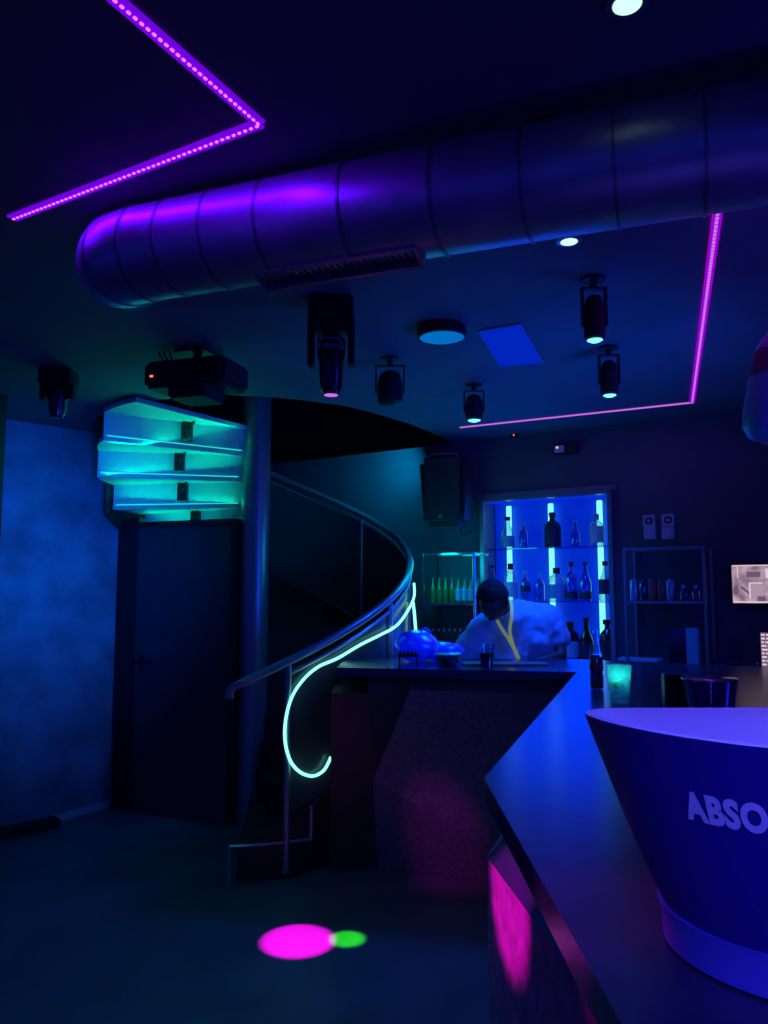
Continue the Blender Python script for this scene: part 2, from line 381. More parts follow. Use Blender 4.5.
# near arm body: vertical face, ridge and a top facet leaning back under the slab
Zr = .985
R0 = at(487, 857, Zr); R1 = at(600, 1010, Zr); R2 = R1+(R1-R0)*1.3
Bi = V(B_.x+.03, B_.y-.05, 0)
ring = [R2, R1, R0, Bi, V(2.9, 3.5, 0), V(2.9, R2.y, 0)]
nm = MB()
lo = [nm.bm.verts.new((p.x, p.y, 0)) for p in ring]; mi = [nm.bm.verts.new((p.x, p.y, Zr)) for p in ring]
ins = [V(R2.x+.16, R2.y, 0), V(R1.x+.13, R1.y, 0), V(R0.x+.10, R0.y-.02, 0), V(Bi.x+.02, Bi.y-.02, 0), ring[4], ring[5]]
hi = [nm.bm.verts.new((p.x, p.y, BARH-.046)) for p in ins]
for a, b in ((lo, mi), (mi, hi)):
    for k in range(6):
        if a is lo or k > 1: nm.bm.faces.new((a[k], a[(k+1) % 6], b[(k+1) % 6], b[k]))
nm.bm.faces.new(lo); nm.bm.faces.new(hi)
tf = MB(); tf.poly([mi[0].co, mi[1].co, hi[1].co, hi[0].co]); tf.poly([mi[1].co, mi[2].co, hi[2].co, hi[1].co]); tf.build('top_facet', M['bartop'], bar, label='glossy sloping facet under the near edge')
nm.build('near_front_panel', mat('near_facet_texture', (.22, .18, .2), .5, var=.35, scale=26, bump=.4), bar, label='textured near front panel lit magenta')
# far arm
f0 = at(331, 870, 0); f1 = at(378, 879, 0); f2 = at(487, 891, 0); f2 = f1+(f2-f1)*1.9
r5 = atY(373, 780, f1.y+.0); t4 = atY(410, 690, A_.y+.02); t3 = atY(331, 693, A_.y+.03); t3b = atY(368, 693, A_.y+.03); t3c = atY(368, 676, A_.y+.02)
pn_ = (t3-f0).cross(t4-f0)
def onpl(px, py):
    rr_ = ray(px, py); return V(0, 0, CAMH)+rr_*((f0-V(0, 0, CAMH)).dot(pn_)/rr_.dot(pn_))
f1 = onpl(378, 879); f1.z = 0; r5 = onpl(373, 780)
tB = V(B_.x+.02, B_.y+.05, t4.z); top = BARH-.046
fm = MB()
fm.poly([f0, f1, r5, t4, V(t4.x, t4.y, top), V(t3c.x, t3c.y, top), t3b, t3])
fm.poly([V(t4.x, t4.y, t4.z), V(tB.x, tB.y, t4.z), V(tB.x, tB.y, top), V(t4.x, t4.y, top)])
bk = .42
g0 = f0+V(0, bk, 0); g3 = t3+V(0, bk-.05, 0)
fm.poly([f0, t3, g3, g0]); fm.poly([t3, t3b, t3b+V(0, bk, 0), g3]); fm.poly([t3b, V(t3c.x, t3c.y, top), V(t3c.x, t3c.y+bk, top), t3b+V(0, bk, 0)])
fm.poly([g0, g3, V(t3c.x, g3.y, top), V(tB.x, g3.y, top), V(tB.x, g3.y, 0)])
fm.build('far_side_panel', M['barbody'], bar)
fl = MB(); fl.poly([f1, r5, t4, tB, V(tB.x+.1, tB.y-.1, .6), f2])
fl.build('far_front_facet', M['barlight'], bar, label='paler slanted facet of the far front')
MB().prism([f1+V(.05, .1, 0), f2+V(0, .15, 0), V(tB.x, g0.y, 0), V(f1.x+.05, g0.y, 0)], 0, .08).build('kick_base', M['black'], bar)

# ---------------------------------------------------------------- duct
DZ = 2.55; DR = .137
dl = at(152, 253, DZ); drt = at(768, 141, DZ); dv = (drt-dl).normalized()
dn_ = V(-dv.y, dv.x, 0)
duct = empty('ventilation_duct', 'large round metal ventilation duct crossing below the ceiling', 'duct', (0, 0, 0))
p0 = dl+dv*3.8
pts = [p0, dl+dv*.10, dl]
for k in range(1, 9):
    a = R(11.25*k); pts.append(dl - dv*(.20*math.sin(a)) + V(0, 0, .05*(1-math.cos(a))) + dn_*(.16*(1-math.cos(a))))
pts = pts[:-1]
dm = MB(); dm.tube(pts, DR, 40, cap=False)
dm.build('duct_pipe', M['duct'], duct, True)
for i, x in enumerate([-.02, .10, .25, .42, .66, .90, 1.12, 1.33, 1.52, 1.72, 1.92, 2.12, 2.16, 2.5]):
    c = dl+dv*x
    MB().tube([c-dv*.004, c+dv*.004], DR+.0035, 40).build('seam_ring', M['seam'], duct, True)
for k in (5, 8):
    MB().tube([pts[k]+(pts[k-1]-pts[k]).normalized()*.004, pts[k]+(pts[k+1]-pts[k]).normalized()*.004], DR+.004, 40).build('seam_ring', M['seam'], duct, True)
# slot grille on the underside
ga = at(270, 286, DZ-DR); gb = at(420, 256, DZ-DR); ta = (ga-dl).dot(dv); tb = (gb-dl).dot(dv)
gc = dl+dv*((ta+tb)/2); gl = abs(tb-ta)
ang = math.atan2(dv.y, dv.x)
gr = empty('air_grille', 'long slotted air grille set in the underside of the duct', 'air vent', (gc.x, gc.y, DZ-DR+.004), ang)
gr.rotation_euler = (R(-14), 0, ang)
g = MB(); 
for s_ in (-1, 1): g.box((0, s_*.036, 0), (gl, .012, .03))
for s_ in (-1, 1): g.box((s_*gl/2, 0, 0), (.012, .084, .03))
g.build('grille_frame', M['steel'], gr); MB().box((0, 0, .008), (gl-.01, .07, .008)).build('grille_back', M['black'], gr)
for k in range(24): MB().box((-gl/2+(k+.5)*gl/24, 0, -.003), (.004, .062, .016), 0, Matrix.Rotation(R(30), 3, 'Y')).build('slat', M['seam'], gr)
hg = dl+dv*1.17
tag(MB().cyl((hg.x, hg.y, DZ+DR-.01), (hg.x, hg.y, CEIL), .012).box((hg.x, hg.y, CEIL-.006), (.07, .07, .012)).build('duct_hanger', M['black']), 'short dark hanger holding the duct to the ceiling', 'bracket')

# ---------------------------------------------------------------- LED strips
def led(label, a, b, wv, md, diodes, mdi, gap=.004, z=CEIL, dsz=.006, glow=(.10, 0, 1), power=2.8):
    a = V(a.x, a.y, z-.006); b = V(b.x, b.y, z-.006); d = b-a
    e = empty('led_strip_light', label, 'strip light', a, math.atan2(d.y, d.x))
    L = d.length
    MB().box((L/2, 0, .002), (L, wv, .006)).build('strip', md, e)
    la_ = bpy.data.lights.new('strip_glow', 'AREA'); la_.shape = 'RECTANGLE'; la_.size = L; la_.size_y = .02; la_.color = glow; la_.energy = power
    lo2 = bpy.data.objects.new('strip_glow', la_); COL.objects.link(lo2); lo2.parent = e; lo2.location = (L/2, 0, -.008)
    if diodes:
        f = None
        for k in range(diodes):
            if f is None: f = MB().box((0, 0, -.003), (dsz*1.5, dsz, .004)).build('diode', mdi, e); f.location = ((k+.5)*L/diodes, 0, 0)
            else:
                c = f.copy(); COL.objects.link(c); c.location = ((k+.5)*L/diodes, 0, 0)
    return e
K = at(260, 122, CEIL)
led('violet dotted LED strip, the one running away overhead at top left', K, at(90, -25, CEIL), .032, M['e_violet'], 30, M['e_pink'], dsz=.0055)
led('violet dotted LED strip slanting down left from the sharp corner, above the duct end', at(12, 217, CEIL), K, .034, M['e_violet'], 52, M['e_pink'], dsz=.0055)
K2 = at(692, 402, CEIL); K3 = at(460, 427, CEIL)
led('magenta LED strip running from the duct down to the right corner', K2, at(719, 200, CEIL), .030, M['e_vdim'], 90, M['e_pinkline'], dsz=.010, glow=(.35, 0, .9), power=1.0)
led('thin pink LED line along the back edge of the ceiling above the bar', K3, K2, .016, M['e_pinkline'], 0, None, glow=(.5, .05, .9), power=.5)
a = at(5, 413, CEIL-.02); b = at(38, 422, CEIL-.02); 
e_ = empty('led_strip_light', 'short violet LED strip at the top of the left wall', 'strip light', LW1)
qa, qb = [LW1 + ld*((LW1-V(0, 0, 0)).dot(V(0, 0, 0))) for _ in (0, 1)]
def lwhit(px, py, d=.02):
    r = ray(px, py); o = V(0, 0, CAMH); qq = LW1+ln*d; return o+r*((qq-o).dot(ln)/r.dot(ln))
qa, qb = lwhit(5, 413), lwhit(38, 422)
MB().tube([qa-LW1, qb-LW1], .008, 8).build('strip', M['e_left'], e_)

# ---------------------------------------------------------------- ceiling fittings
def downlight(px, py, label, r=.028):
    p = at(px, py, CEIL); e = empty('downlight', label, 'ceiling light', (p.x, p.y, CEIL), 0, 'small round downlights')
    MB().lathe([(r*1.5, 0), (r*1.5, -.008), (r*1.05, -.010), (r, -.004)], (0, 0, 0), 24).build('trim_ring', M['steel'], e, True)
    MB().lathe([(r, -.0105), (r*.6, -.014), (.0, -.015)], (0, 0, 0), 20).build('lens', M['e_white'], e, True); return e
downlight(569, 239, 'small round white downlight just below the duct')
downlight(627, 0, 'small round white downlight at the top edge, in front of the duct')
def tracklight(px, ytop, ybot, wpx, label, lens='e_lens', tilt=0):
    Y = at(px, ytop, CEIL).y
    zb = atY(px, ybot, Y).z; zt = atY(px, ytop, Y).z; r = wpx/2/F*Y
    X = (px-384)/F*Y*(ray(px, ybot).y and 1)
    X = atY(px, (ybot+ytop)/2, Y).x
    e = empty('spotlight', label, 'spotlight', (X, Y, zb))
    h = (zt-zb); hb = h*.66
    b = MB(); b.lathe([(r*.7, .004), (r, .012), (r, hb*.7), (r*.75, hb), (r*.45, hb+.012)], seg=24); b.build('lamp_head', M['black'], e, True)
    MB().lathe([(r*.72, .003), (r*.4, -.004), (0, -.005)], seg=20).build('lens', M[lens], e, True)
    y = MB(); y.box((-r*1.1, 0, hb*.8), (.008, .025, hb*.9)); y.box((r*1.1, 0, hb*.8), (.008, .025, hb*.9)); y.box((0, 0, hb*1.25), (r*2.2+.008, .025, .008))
    y.cyl((0, 0, hb*1.25), (0, 0, CEIL-zb), .014); y.build('yoke', M['black'], e, True)
    MB().lathe([(.045, CEIL-zb-.012), (.045, CEIL-zb)], seg=20).build('ceiling_plate', M['black'], e, True)
    return e
tracklight(594, 278, 341, 22, 'black spotlight with teal lens, larger of the two near the blue panel')
tracklight(609, 347, 396, 18, 'black spotlight with teal lens nearer the corner of the pink line')
tracklight(474, 385, 421, 18, 'black spotlight hanging just above the left end of the pink line')
tracklight(390, 358, 405, 26, 'unlit black spotlight between the moving head and the round lamp', 'black')
# moving head that throws the magenta spot
def movinghead(px, y0, y1, wpx, label, lit=True):
    Y = at(px, y0, CEIL).y; sc = Y/F
    p = atY(px, y1, Y); e = empty('moving_head_light', label, 'stage light', (p.x, Y, p.z))
    H = CEIL-p.z; w_ = wpx*sc
    MB().box((0, 0, H-.045), (w_*.95, w_*.8, .09), bevel=.01).build('base', M['black'], e)
    y = MB(); 
    for s_ in (-1, 1): y.box((s_*w_*.43, 0, H*.45+.04), (w_*.14, w_*.4, H*.55), bevel=.012)
    y.box((0, 0, H-.11), (w_*.9, w_*.45, .05), bevel=.01); y.build('yoke', M['black'], e)
    MB().lathe([(w_*.16, 0), (w_*.24, .03), (w_*.26, H*.35), (w_*.30, H*.42), (w_*.30, H*.58), (w_*.15, H*.64)], seg=24).build('head', M['blackgloss'], e, True)
    if lit:
        MB().lathe([(w_*.15, -.001), (0, -.003)], seg=20).build('lens', M['e_pinkline'], e)
        MB().box((w_*.02, -w_*.30, H*.47), (w_*.34, .01, .018)).build('display', M['e_dot'] if 0 else M['steel'], e)
        MB().tube([(-w_*.26, -w_*.3, H*.44), (-w_*.20, -w_*.32, H*.55), (w_*.2, -w_*.32, H*.55), (w_*.26, -w_*.3, H*.44)], .005, 6).build('handle', M['steel'], e, True)
    return e
movinghead(331, 300, 395, 48, 'large black moving head light with pink lens in the middle of the ceiling')
movinghead(57, 370, 418, 34, 'unlit black moving head light hanging over the left wall', False)
# projector
Yp = at(197, 352, CEIL).y; pj = atY(197, 378, Yp)
pr = empty('projector', 'black projector with red indicator hanging in front of the green lit stairs', 'projector', (pj.x, Yp, pj.z), R(-18))
W_ = 92/F*Yp
MB().box((0, 0, 0), (W_, .26, .13), bevel=.02).build('case', M['black'], pr)
MB().box((.0, -.0, -.085), (W_*.45, .2, .06), bevel=.01).build('lower_bracket', M['black'], pr)
MB().cyl((W_*.2, -.13, 0), (W_*.2, -.16, 0), .045, 24, .05).build('lens', M['blackgloss'], pr, True)
MB().box((-W_*.38, -.132, -.012), (.016, .004, .009), 0).build('indicator', M['e_red'], pr)
MB().cyl((0, 0, .06), (0, 0, CEIL-pj.z), .02).box((0, 0, CEIL-pj.z-.008), (.16, .16, .016)).build('mount', M['black'], pr)
for k in range(3): MB().tube(smooth([V(-W_*.35+.02*k, 0, .06), V(-W_*.42+.03*k, -.05, .13), V(-W_*.25+.03*k, -.02, .17+.01*k), V(-.02, 0, .14)]), .005, 6).build('cable', M['black'], pr, True)
# disc lamp
p = at(442, 338, CEIL-.05); Yd = p.y
dk = empty('disc_lamp', 'round flat ceiling lamp glowing dull blue with black rim', 'ceiling light', (p.x, p.y, CEIL))
rd = 23/F*p.y
MB().lathe([(rd*1.02, 0), (rd*1.10, -.01), (rd*1.10, -.05), (rd, -.052), (rd, -.045)], seg=40).build('rim', M['black'], dk, True)
MB().lathe([(rd, -.047), (rd*.8, -.054), (0, -.056)], seg=40).build('diffuser', M['e_disc'], dk, True)
# square panel
c4 = [at(x, y, CEIL-.012) for x, y in ((479, 333), (520, 326), (542, 363), (500, 367))]
sq = empty('ceiling_panel_light', 'square ceiling panel glowing deep blue beside the disc lamp', 'ceiling light', (0, 0, 0))
MB().prism(c4, CEIL-.012, CEIL-.008).build('diffuser', M['e_panel'], sq)
cc = sum(c4, V(0, 0, 0))/4
MB().prism([cc+(p-cc)*1.04 for p in c4], CEIL-.008, CEIL).build('frame', M['steel'], sq)
# dome camera and emergency light on the back wall
p = wl(515, 433, .06); dc = empty('dome_camera', 'tiny dome camera with red glint under the pink ceiling line', 'camera', p, -PSI)
MB().lathe([(.045, .05), (.05, .02), (.045, 0)], seg=20).build('housing', M['socket'], dc, True); MB().ball((0, 0, -.002), (.038, .038, .035)).build('dome', M['blackgloss'], dc, True); MB().ball((.004, -.034, -.022), .006, 8).build('indicator', M['e_red'], dc)
p = wl(566, 449, .03); em = empty('emergency_light', 'small dim rectangular emergency light high on the back wall', 'light', p, -PSI)
MB().box((0, 0, 0), (.19, .05, .07), bevel=.008).build('case', M['black'], em); MB().box((-.04, -.026, 0), (.07, .006, .05)).build('window', M['socket'], em); MB().ball((-.055, -.03, .012), .008, 8).build('indicator', M['e_dot'], em)
# speaker
p = wl(447, 528, .30); sp = empty('wall_speaker', 'big rounded black loudspeaker high on the wall left of the lit niche', 'speaker', p, -PSI+R(12))
hs = (wl(447, 458, .3).z-p.z); wS = 50/F*p.y
b = MB(); 
prof = []
b.box((0, 0, hs/2), (wS, .26, hs), bevel=.05)
for v_ in b.bm.verts: v_.co.x *= .80+.20*min(1, max(0, v_.co.z/hs*1.6)); v_.co.z += 0
b.build('cabinet', M['black'], sp, True)
MB().box((0, -.128, hs*.56), (wS*.74, .01, hs*.82), bevel=.004).build('grille', mat('speaker_grille', (.02, .02, .022), .5, bump=.6, scale=160), sp)
MB().tube(smooth([V(-wS*.3, -.10, hs-.01), V(-wS*.22, -.11, hs+.012), V(wS*.22, -.11, hs+.012), V(wS*.3, -.10, hs-.01)]), .006, 8).build('handle', M['steel'], sp, True)
MB().box((-.01, -.142, .075), (.03, .006, .02)).build('badge', M['steel'], sp)
MB().box((0, .15, hs*.4), (.1, .12, .12)).build('bracket', M['black'], sp)
MB().tube(smooth([V(.08, .08, .0), V(.10, .06, -.05), V(.15, .08, -.03), V(.16, .13, -.01)]), .006, 6).build('cable', M['black'], sp, True)

# ---------------------------------------------------------------- niche
NM = wp((nu0+nu1)/2, 0, nz0); NWd = nu1-nu0; NH = nz1-nz0
ni = empty('display_niche', 'lit blue bottle display niche framed in the back wall behind the bartender', 'display case', NM, -PSI)
fr = MB()
for s_ in (-1, 1): fr.box((s_*(NWd/2-.012), .06, NH/2), (.03, .20, NH))
fr.box((0, .06, NH-.015), (NWd, .20, .03)); fr.box((0, .06, .012), (NWd, .22, .024)); fr.box((0, -.012, NH+.015), (NWd+.06, .03, .03))
fr.build('frame', M['steel'], ni)
MB().box((0, .182, NH/2), (NWd-.05, .008, NH-.05)).build('backlit_panel', mat('niche_panel', (.01, .13, .7), .6, emis=(0, .012, .60), es=.5), ni, label='glowing blue back panel')
MB().box((0, .06, NH-.034), (NWd-.06, .02, .008)).build('top_light', emit('niche_top_blue', (0, .03, 1), 1), ni)
ng = bpy.data.lights.new('niche_glow', 'AREA'); ng.shape = 'RECTANGLE'; ng.size = NWd*.85; ng.size_y = NH*.9; ng.color = (0, .035, 1); ng.energy = 9
ngo = bpy.data.objects.new('niche_glow', ng); COL.objects.link(ngo); ngo.parent = ni; ngo.location = (0, -.05, NH/2); ngo.rotation_euler = (R(-90), 0, 0)
def nx(px, py=560, d=-.08): return (wl(px, py, d)-NM).dot(U)
def nz(px, py, d=-.08): return wl(px, py, d).z-NM.z
sh1 = nz(547, 548); sh2 = nz(547, 601)
for z in (sh1, sh2): MB().box((0, .08, z-.004), (NWd-.05, .17, .008)).build('glass_shelf', M['blueg'], ni)
for px in (511, 553, 602):
    MB().box((nx(px, 560, -.16), .135, NH/2-.01), (.040, .016, NH-.09), bevel=.004).build('led_bar', M['e_cyan'], ni, label='pale cyan light bar')

# ---------------------------------------------------------------- bottles
PROF = {
 'round': [(.9, 0), (1, .03), (1, .60), (.85, .68), (.36, .78), (.32, .93)],
 'slope': [(.9, 0), (1, .03), (1, .45), (.75, .58), (.40, .74), (.32, .94)],
 'squat': [(.9, 0), (1, .04), (1, .66), (.8, .74), (.42, .80), (.38, .88)],
 'beer': [(.9, 0), (1, .03), (1, .50), (.80, .60), (.42, .76), (.34, .97)],
 'can': [(.9, 0), (1, .05), (1, .92), (.85, 1.0)],
}
def bottle(label, loc, h, r, kind, gm, cap='black', lab=None, group=None, cat='bottle', name='bottle', capr=.42, seg=14, rz=0, liquid=None):
    e = empty(name, label, cat, loc, rz, group)
    pr_ = [(a*r, b*h) for a, b in PROF[kind]]
    MB().lathe(pr_, seg=seg).build('bottle_body', M[gm], e, True)
    zt = pr_[-1][1]
    if kind != 'can': MB().lathe([(r*capr, zt-.012), (r*capr, h), (r*capr*.9, h+.001)], seg=12).build('cap', M[cap], e, True)
    if lab:
        m_, z0, z1 = lab; MB().lathe([(r*1.012, z0*h), (r*1.012, z1*h)], seg=seg).build('label', M[m_], e, True)
    return e
def nbottle(px, ybase, ytop, wpx, kind, gm, label, cap='black', lab=None, d=-.07, **k):
    p = wl(px, ybase, d); h = wl(px, ytop, d).z-p.z; r = wpx/2/F*p.y*1.02
    if ybase < 552: z = NM.z+sh1+.001
    elif ybase < 605: z = NM.z+sh2+.001
    else: z = NM.z+.025
    return bottle(label, (p.x, p.y, z), h, r, kind, gm, cap, lab, 'bottles in the lit niche', rz=-PSI, **k)
nbottle(508, 549, 517, 13, 'slope', 'clear', 'clear bottle with pale label, leftmost on the niche top shelf', 'labeldark', ('labelblue', .08, .40))
nbottle(524, 548, 522, 10, 'round', 'blueg', 'faint blue bottle between the pale and the big dark one, niche top shelf', 'labelblue')
nbottle(553, 547, 512, 16, 'round', 'darkg', 'big dark bottle centred on the niche top shelf', 'labeldark', ('labeldark', .1, .62))
nbottle(576, 547, 520, 10, 'beer', 'blueg', 'faint slim blue bottle right of the big dark one, niche top shelf', 'labelblue')
nbottle(597, 546, 514, 13, 'squat', 'clear', 'clear bottle with dark banded label, rightmost on the niche top shelf', 'labelblue', ('label', .12, .62))
nbottle(493, 601, 566, 9, 'beer', 'blueg', 'slim blue bottle above the bartender\'s hair at the niche left edge')
nbottle(511, 601, 564, 13, 'squat', 'clear', 'clear dark-capped bottle below the leftmost light, behind the bartender\'s head', 'black', ('label', .1, .5))
nbottle(526, 601, 571, 10, 'round', 'blueg', 'dim bottle with dark bands right of the bartender\'s head', 'labelblue', ('labeldark', .3, .5))
nbottle(540, 601, 573, 10, 'round', 'blueg', 'dim plain blue bottle left of the wide square one, middle shelf', 'labelblue')
nbottle(557, 601, 568, 17, 'squat', 'clear', 'wide clear bottle with dark stopper on the niche middle shelf', 'black', ('labelblue', .08, .5), capr=.4)
nbottle(572, 601, 562, 12, 'round', 'blueg', 'blue bottle with dark cap right of the wide clear one', 'labeldark', ('labeldark', .05, .25))
nbottle(586, 601, 562, 12, 'beer', 'blueg', 'slender blue bottle second from the right, middle shelf', 'labeldark', ('labeldark', .05, .25))
nbottle(606, 600, 560, 13, 'slope', 'clear', 'bottle with large dark label, rightmost on the niche middle shelf', 'black', ('labeldark', .18, .55))
nbottle(553, 655, 617, 12, 'round', 'darkg', 'dark bottle half hidden by the bartender\'s shoulder, niche bottom')
nbottle(571, 655, 617, 17, 'squat', 'darkg', 'squat dark bottle with pale blue label on the niche bottom', 'black', ('labelblue', .08, .5))
nbottle(587, 655, 612, 14, 'slope', 'darkg', 'dark long-necked bottle second from right on the niche bottom', 'black', ('labeldark', .1, .4))
nbottle(608, 655, 613, 15, 'round', 'darkg', 'dark bottle with tall black cap, rightmost on the niche bottom', 'black', ('labeldark', .1, .5), capr=.55)

# ---------------------------------------------------------------- back counter and side shelves
bc = empty('back_counter', 'long dark back counter along the wall behind the bar', 'counter', WO, -PSI)
cz = wl(560, 664, .2).z
u_l = wu(wl(424, 660, .2))
MB().box(((u_l+3.6)/2, -.165, cz-.02), (3.6-u_l, .33, .04)).build('worktop', M['bartop'], bc)
MB().box(((u_l+3.6)/2, -.155, (cz-.04)/2), (3.6-u_l-.04, .29, cz-.042)).build('cabinet', M['black'], bc)
def shelf_unit(label, x0, x1, ytop, ys, D=.24, m='chrome', gl='clear', inset=0):
    pa = wl(x0, ytop, .02+D); pb = wl(x1, ytop, .02+D); ua, ub = wu(pa), wu(pb)
    e = empty('shelf_rack', label, 'shelf', wp((ua+ub)/2, .02, cz), -PSI); W = ub-ua; H = pa.z-cz
    H = wl((x0+x1)/2, ytop, D).z-cz
    for sx in (-1, 1):
        for sy in (0, 1): MB().box((sx*W/2-(inset if sx > 0 and not sy else 0), -sy*D-.0, H/2), (.016, .016, H)).build('post', M[m], e)
    for z in [H]+[wl((x0+x1)/2, y, D).z-cz for y in ys]:
        f = MB(); f.box((0, -D, z-.008), (W, .012, .016)); f.box((0, 0, z-.008), (W, .012, .016)); f.build('shelf_rail', M[m], e)
        MB().box((0, -D/2, z-.003), (W-.016, D-.016, .006)).build('glass_shelf', M[gl], e)
    return e, W, H
sl, WL_, HL_ = shelf_unit('chrome and glass shelf rack of green bottles left of the niche', 423, 474, 553, (603,), inset=.12)
def shz(px, py, d): return wl(px, py, d).z
szl = shz(451, 603, .24)
greens = []
for k in range(8):
    px = 433+6.4*k; p = wl(px, 603, .18)
    gm = 'greeng'; 
    h = wl(px, 577, .18).z-wl(px, 602, .18).z
    words = ['leftmost green bottle in the row on the rack', 'second green bottle from the left on the rack', 'third green bottle from the left on the rack', 'fourth green bottle from the left on the rack', 'green bottle with pale label next to the plain ones', 'pale labelled green bottle, second of the labelled four', 'pale labelled green bottle, third of the labelled four', 'pale labelled green bottle nearest the niche frame']
    bottle(words[k], (p.x, p.y, szl), h, .0235, 'beer', gm, 'greeng', ('labelblue', .1, .58) if k > 3 else None, 'green bottles on the rack', rz=-PSI)
words = ['leftmost', 'second from left', 'third from left', 'fourth from left', 'fifth from left', 'sixth from left', 'rightmost']
for k in range(7):
    px = 428+5.4*k; p = wl(px, 655, .16)
    h = wl(px, 629, .16).z-cz
    bottle('small dark bottle with foil neck under the rack shelf, '+words[k], (p.x, p.y, cz), h, .018, 'beer', 'darkg', 'steel', None, 'bottles under the rack shelf', rz=-PSI)
srk, WR_, HR_ = shelf_unit('dark metal shelf rack right of the niche holding cans', 624, 703, 547, (601,), m='steel', gl='blueg')
szr = shz(663, 601, .24)
cans = [(635, 'tin', 'dull can at the left end of the row on the right rack'), (644, 'blueg', 'blue can second in the row on the right rack'), (653, 'redtin', 'dark red can in the middle of the row on the right rack'), (662, 'redtin', 'dark red can beside the silver one on the right rack'), (671, 'tin', 'silver can at the right end of the can row')]
for px, gm, lb in cans:
    p = wl(px, 600, .14); h = wl(px, 579, .14).z-wl(px, 600, .14).z
    MB_ = tag(MB().lathe([(a*.031, b*h) for a, b in PROF['can']], (p.x, p.y, szr), 18).build('drink_can', M[gm], None, True), lb, 'can', 'cans on the right rack')
for px, lb in ((684, 'small stubby bottle beside the cans on the right rack'), (696, 'small stubby bottle in the right corner of the right rack')):
    p = wl(px, 600, .14); bottle(lb, (p.x, p.y, szr), .10, .028, 'squat', 'blueg', 'labelblue', None, 'stubby bottles', rz=-PSI)
for px, yt, wpx, m_, lb in ((679, 628, 16, 'blueg', 'dim tin standing under the right rack shelf'), (694, 628, 12, 'labelblue', 'tall blue carton under the right rack shelf')):
    p = wl(px, 655, .14); h = wl(px, yt, .14).z-cz
    tag(MB().box((p.x, p.y, cz+h/2), (wpx/F*p.y, .07, h), -PSI, bevel=.006).build('carton', M[m_]), lb, 'carton')
p = wl(640, 655, .14); tag(MB().box((p.x, p.y, cz+.03), (.26, .14, .06), -PSI, bevel=.006).build('storage_box', M['labelblue']), 'low blue box at the foot of the right rack', 'box')
for k in range(8):
    px = 712+6*k; p = wl(px, 663, .16)
    o = tag(MB().lathe([(.016, 0), (.018, .002), (.023, .065), (.021, .065), (.015, .005)], (p.x, p.y, cz), 14).build('shot_glass', M['blueg'], None, True), 'small shot glass in the row right of the racks, %s' % ['nearest the rack', 'second from the rack', 'third from the rack', 'fourth from the rack', 'fifth from the rack', 'third from the right end', 'second from the right end', 'at the right end'][k], 'glass', 'shot glasses on the back counter')
p = wl(754, 660, .24); tag(MB().box((p.x, p.y, cz+.022), (.03, .02, .044), -PSI, bevel=.003).build('card_tag', M['label']), 'tiny pale tag by the end of the shot glass row', 'tag')
# sockets
for x, y, kx in ((649, 521, 0), (668, 520, 0), (650, 533, 1), (668, 533, 1)):
    p = wl(x, y, .006); nm_ = ['socket', 'blank']
    lb = {(649, 0): 'wall socket at upper left of the four plates', (668, 0): 'wall socket at upper right of the four plates', (650, 1): 'plain switch plate at lower left of the four', (668, 1): 'plain switch plate at lower right of the four'}[(x, kx)]
    e = empty('wall_socket' if not kx else 'wall_switch', lb, 'socket' if not kx else 'switch', p, -PSI)
    MB().box((0, 0, 0), (.082, .010, .082), bevel=.004).build('plate', M['socket'], e)
    if not kx: MB().cyl((0, -.005, 0), (0, -.008, 0), .026, 20).build('receptacle', M['black'], e); MB().box((0, -.009, 0), (.02, .003, .02), 0, Matrix.Rotation(R(45), 3, 'Y')).build('insert', M['socket'], e)
    else: MB().box((0, -.007, 0), (.055, .006, .055), bevel=.002).build('rocker', M['socket'], e)
# CCTV monitor
p = wl(757, 584, .05); e = empty('security_monitor', 'wall monitor showing a greyish security camera view of the room', 'monitor', p, -PSI)
wS_ = wu(wl(782, 584, .05))-wu(wl(732, 584, .05)); hS_ = wl(745, 565, .05).z-wl(745, 603, .05).z
MB().box((0, .012, 0), (wS_+.03, .03, hS_+.03), bevel=.004).build('casing', M['black'], e)
sc = empty('x', 'x', 'x'); bpy.data.objects.remove(sc)
m_, t_, p_ = nt('screen_picture'); t_.nodes.clear()
tc = t_.nodes.new('ShaderNodeTexCoord'); no = t_.nodes.new('ShaderNodeTexNoise'); no.inputs['Scale'].default_value = 14; no.inputs['Detail'].default_value = 3
rp = t_.nodes.new('ShaderNodeValToRGB'); rp.color_ramp.elements[0].position = .35; rp.color_ramp.elements[1].position = .68
rp.color_ramp.elements[0].color = (.20, .12, .20, 1); rp.color_ramp.elements[1].color = (.55, .40, .48, 1)
em_ = t_.nodes.new('ShaderNodeEmission'); oo = t_.nodes.new('ShaderNodeOutputMaterial')
t_.links.new(tc.outputs['Object'], no.inputs['Vector']); t_.links.new(no.outputs['Fac'], rp.inputs['Fac']); t_.links.new(rp.outputs['Color'], em_.inputs[0]); t_.links.new(em_.outputs[0], oo.inputs[0])
MB().box((0, -.005, 0), (wS_, .004, hS_)).build('screen', m_, e)
def sx(f): return -wS_/2+f*wS_
def sz(f): return hS_/2-f*hS_
def pbox(name, f0_, f1_, g0_, g1_, m, d, rot=None):
    MB().box((sx((f0_+f1_)/2), -d, sz((g0_+g1_)/2)), ((f1_-f0_)*wS_, .001, (g1_-g0_)*hS_), 0, rot).build(name, m, e)
pbox('picture_counter', .34, .62, .48, .90, M['e_scr'], .0075)
for q_ in ((.30, .58, .18, .32), (.03, .12, .55, .78), (.50, .66, .82, .95)): pbox('picture_shadow', *q_, M['e_scrd'], .008)
pbox('picture_shadow', .14, .40, .64, .70, M['e_scrd'], .008, Matrix.Rotation(R(42), 3, 'Y'))
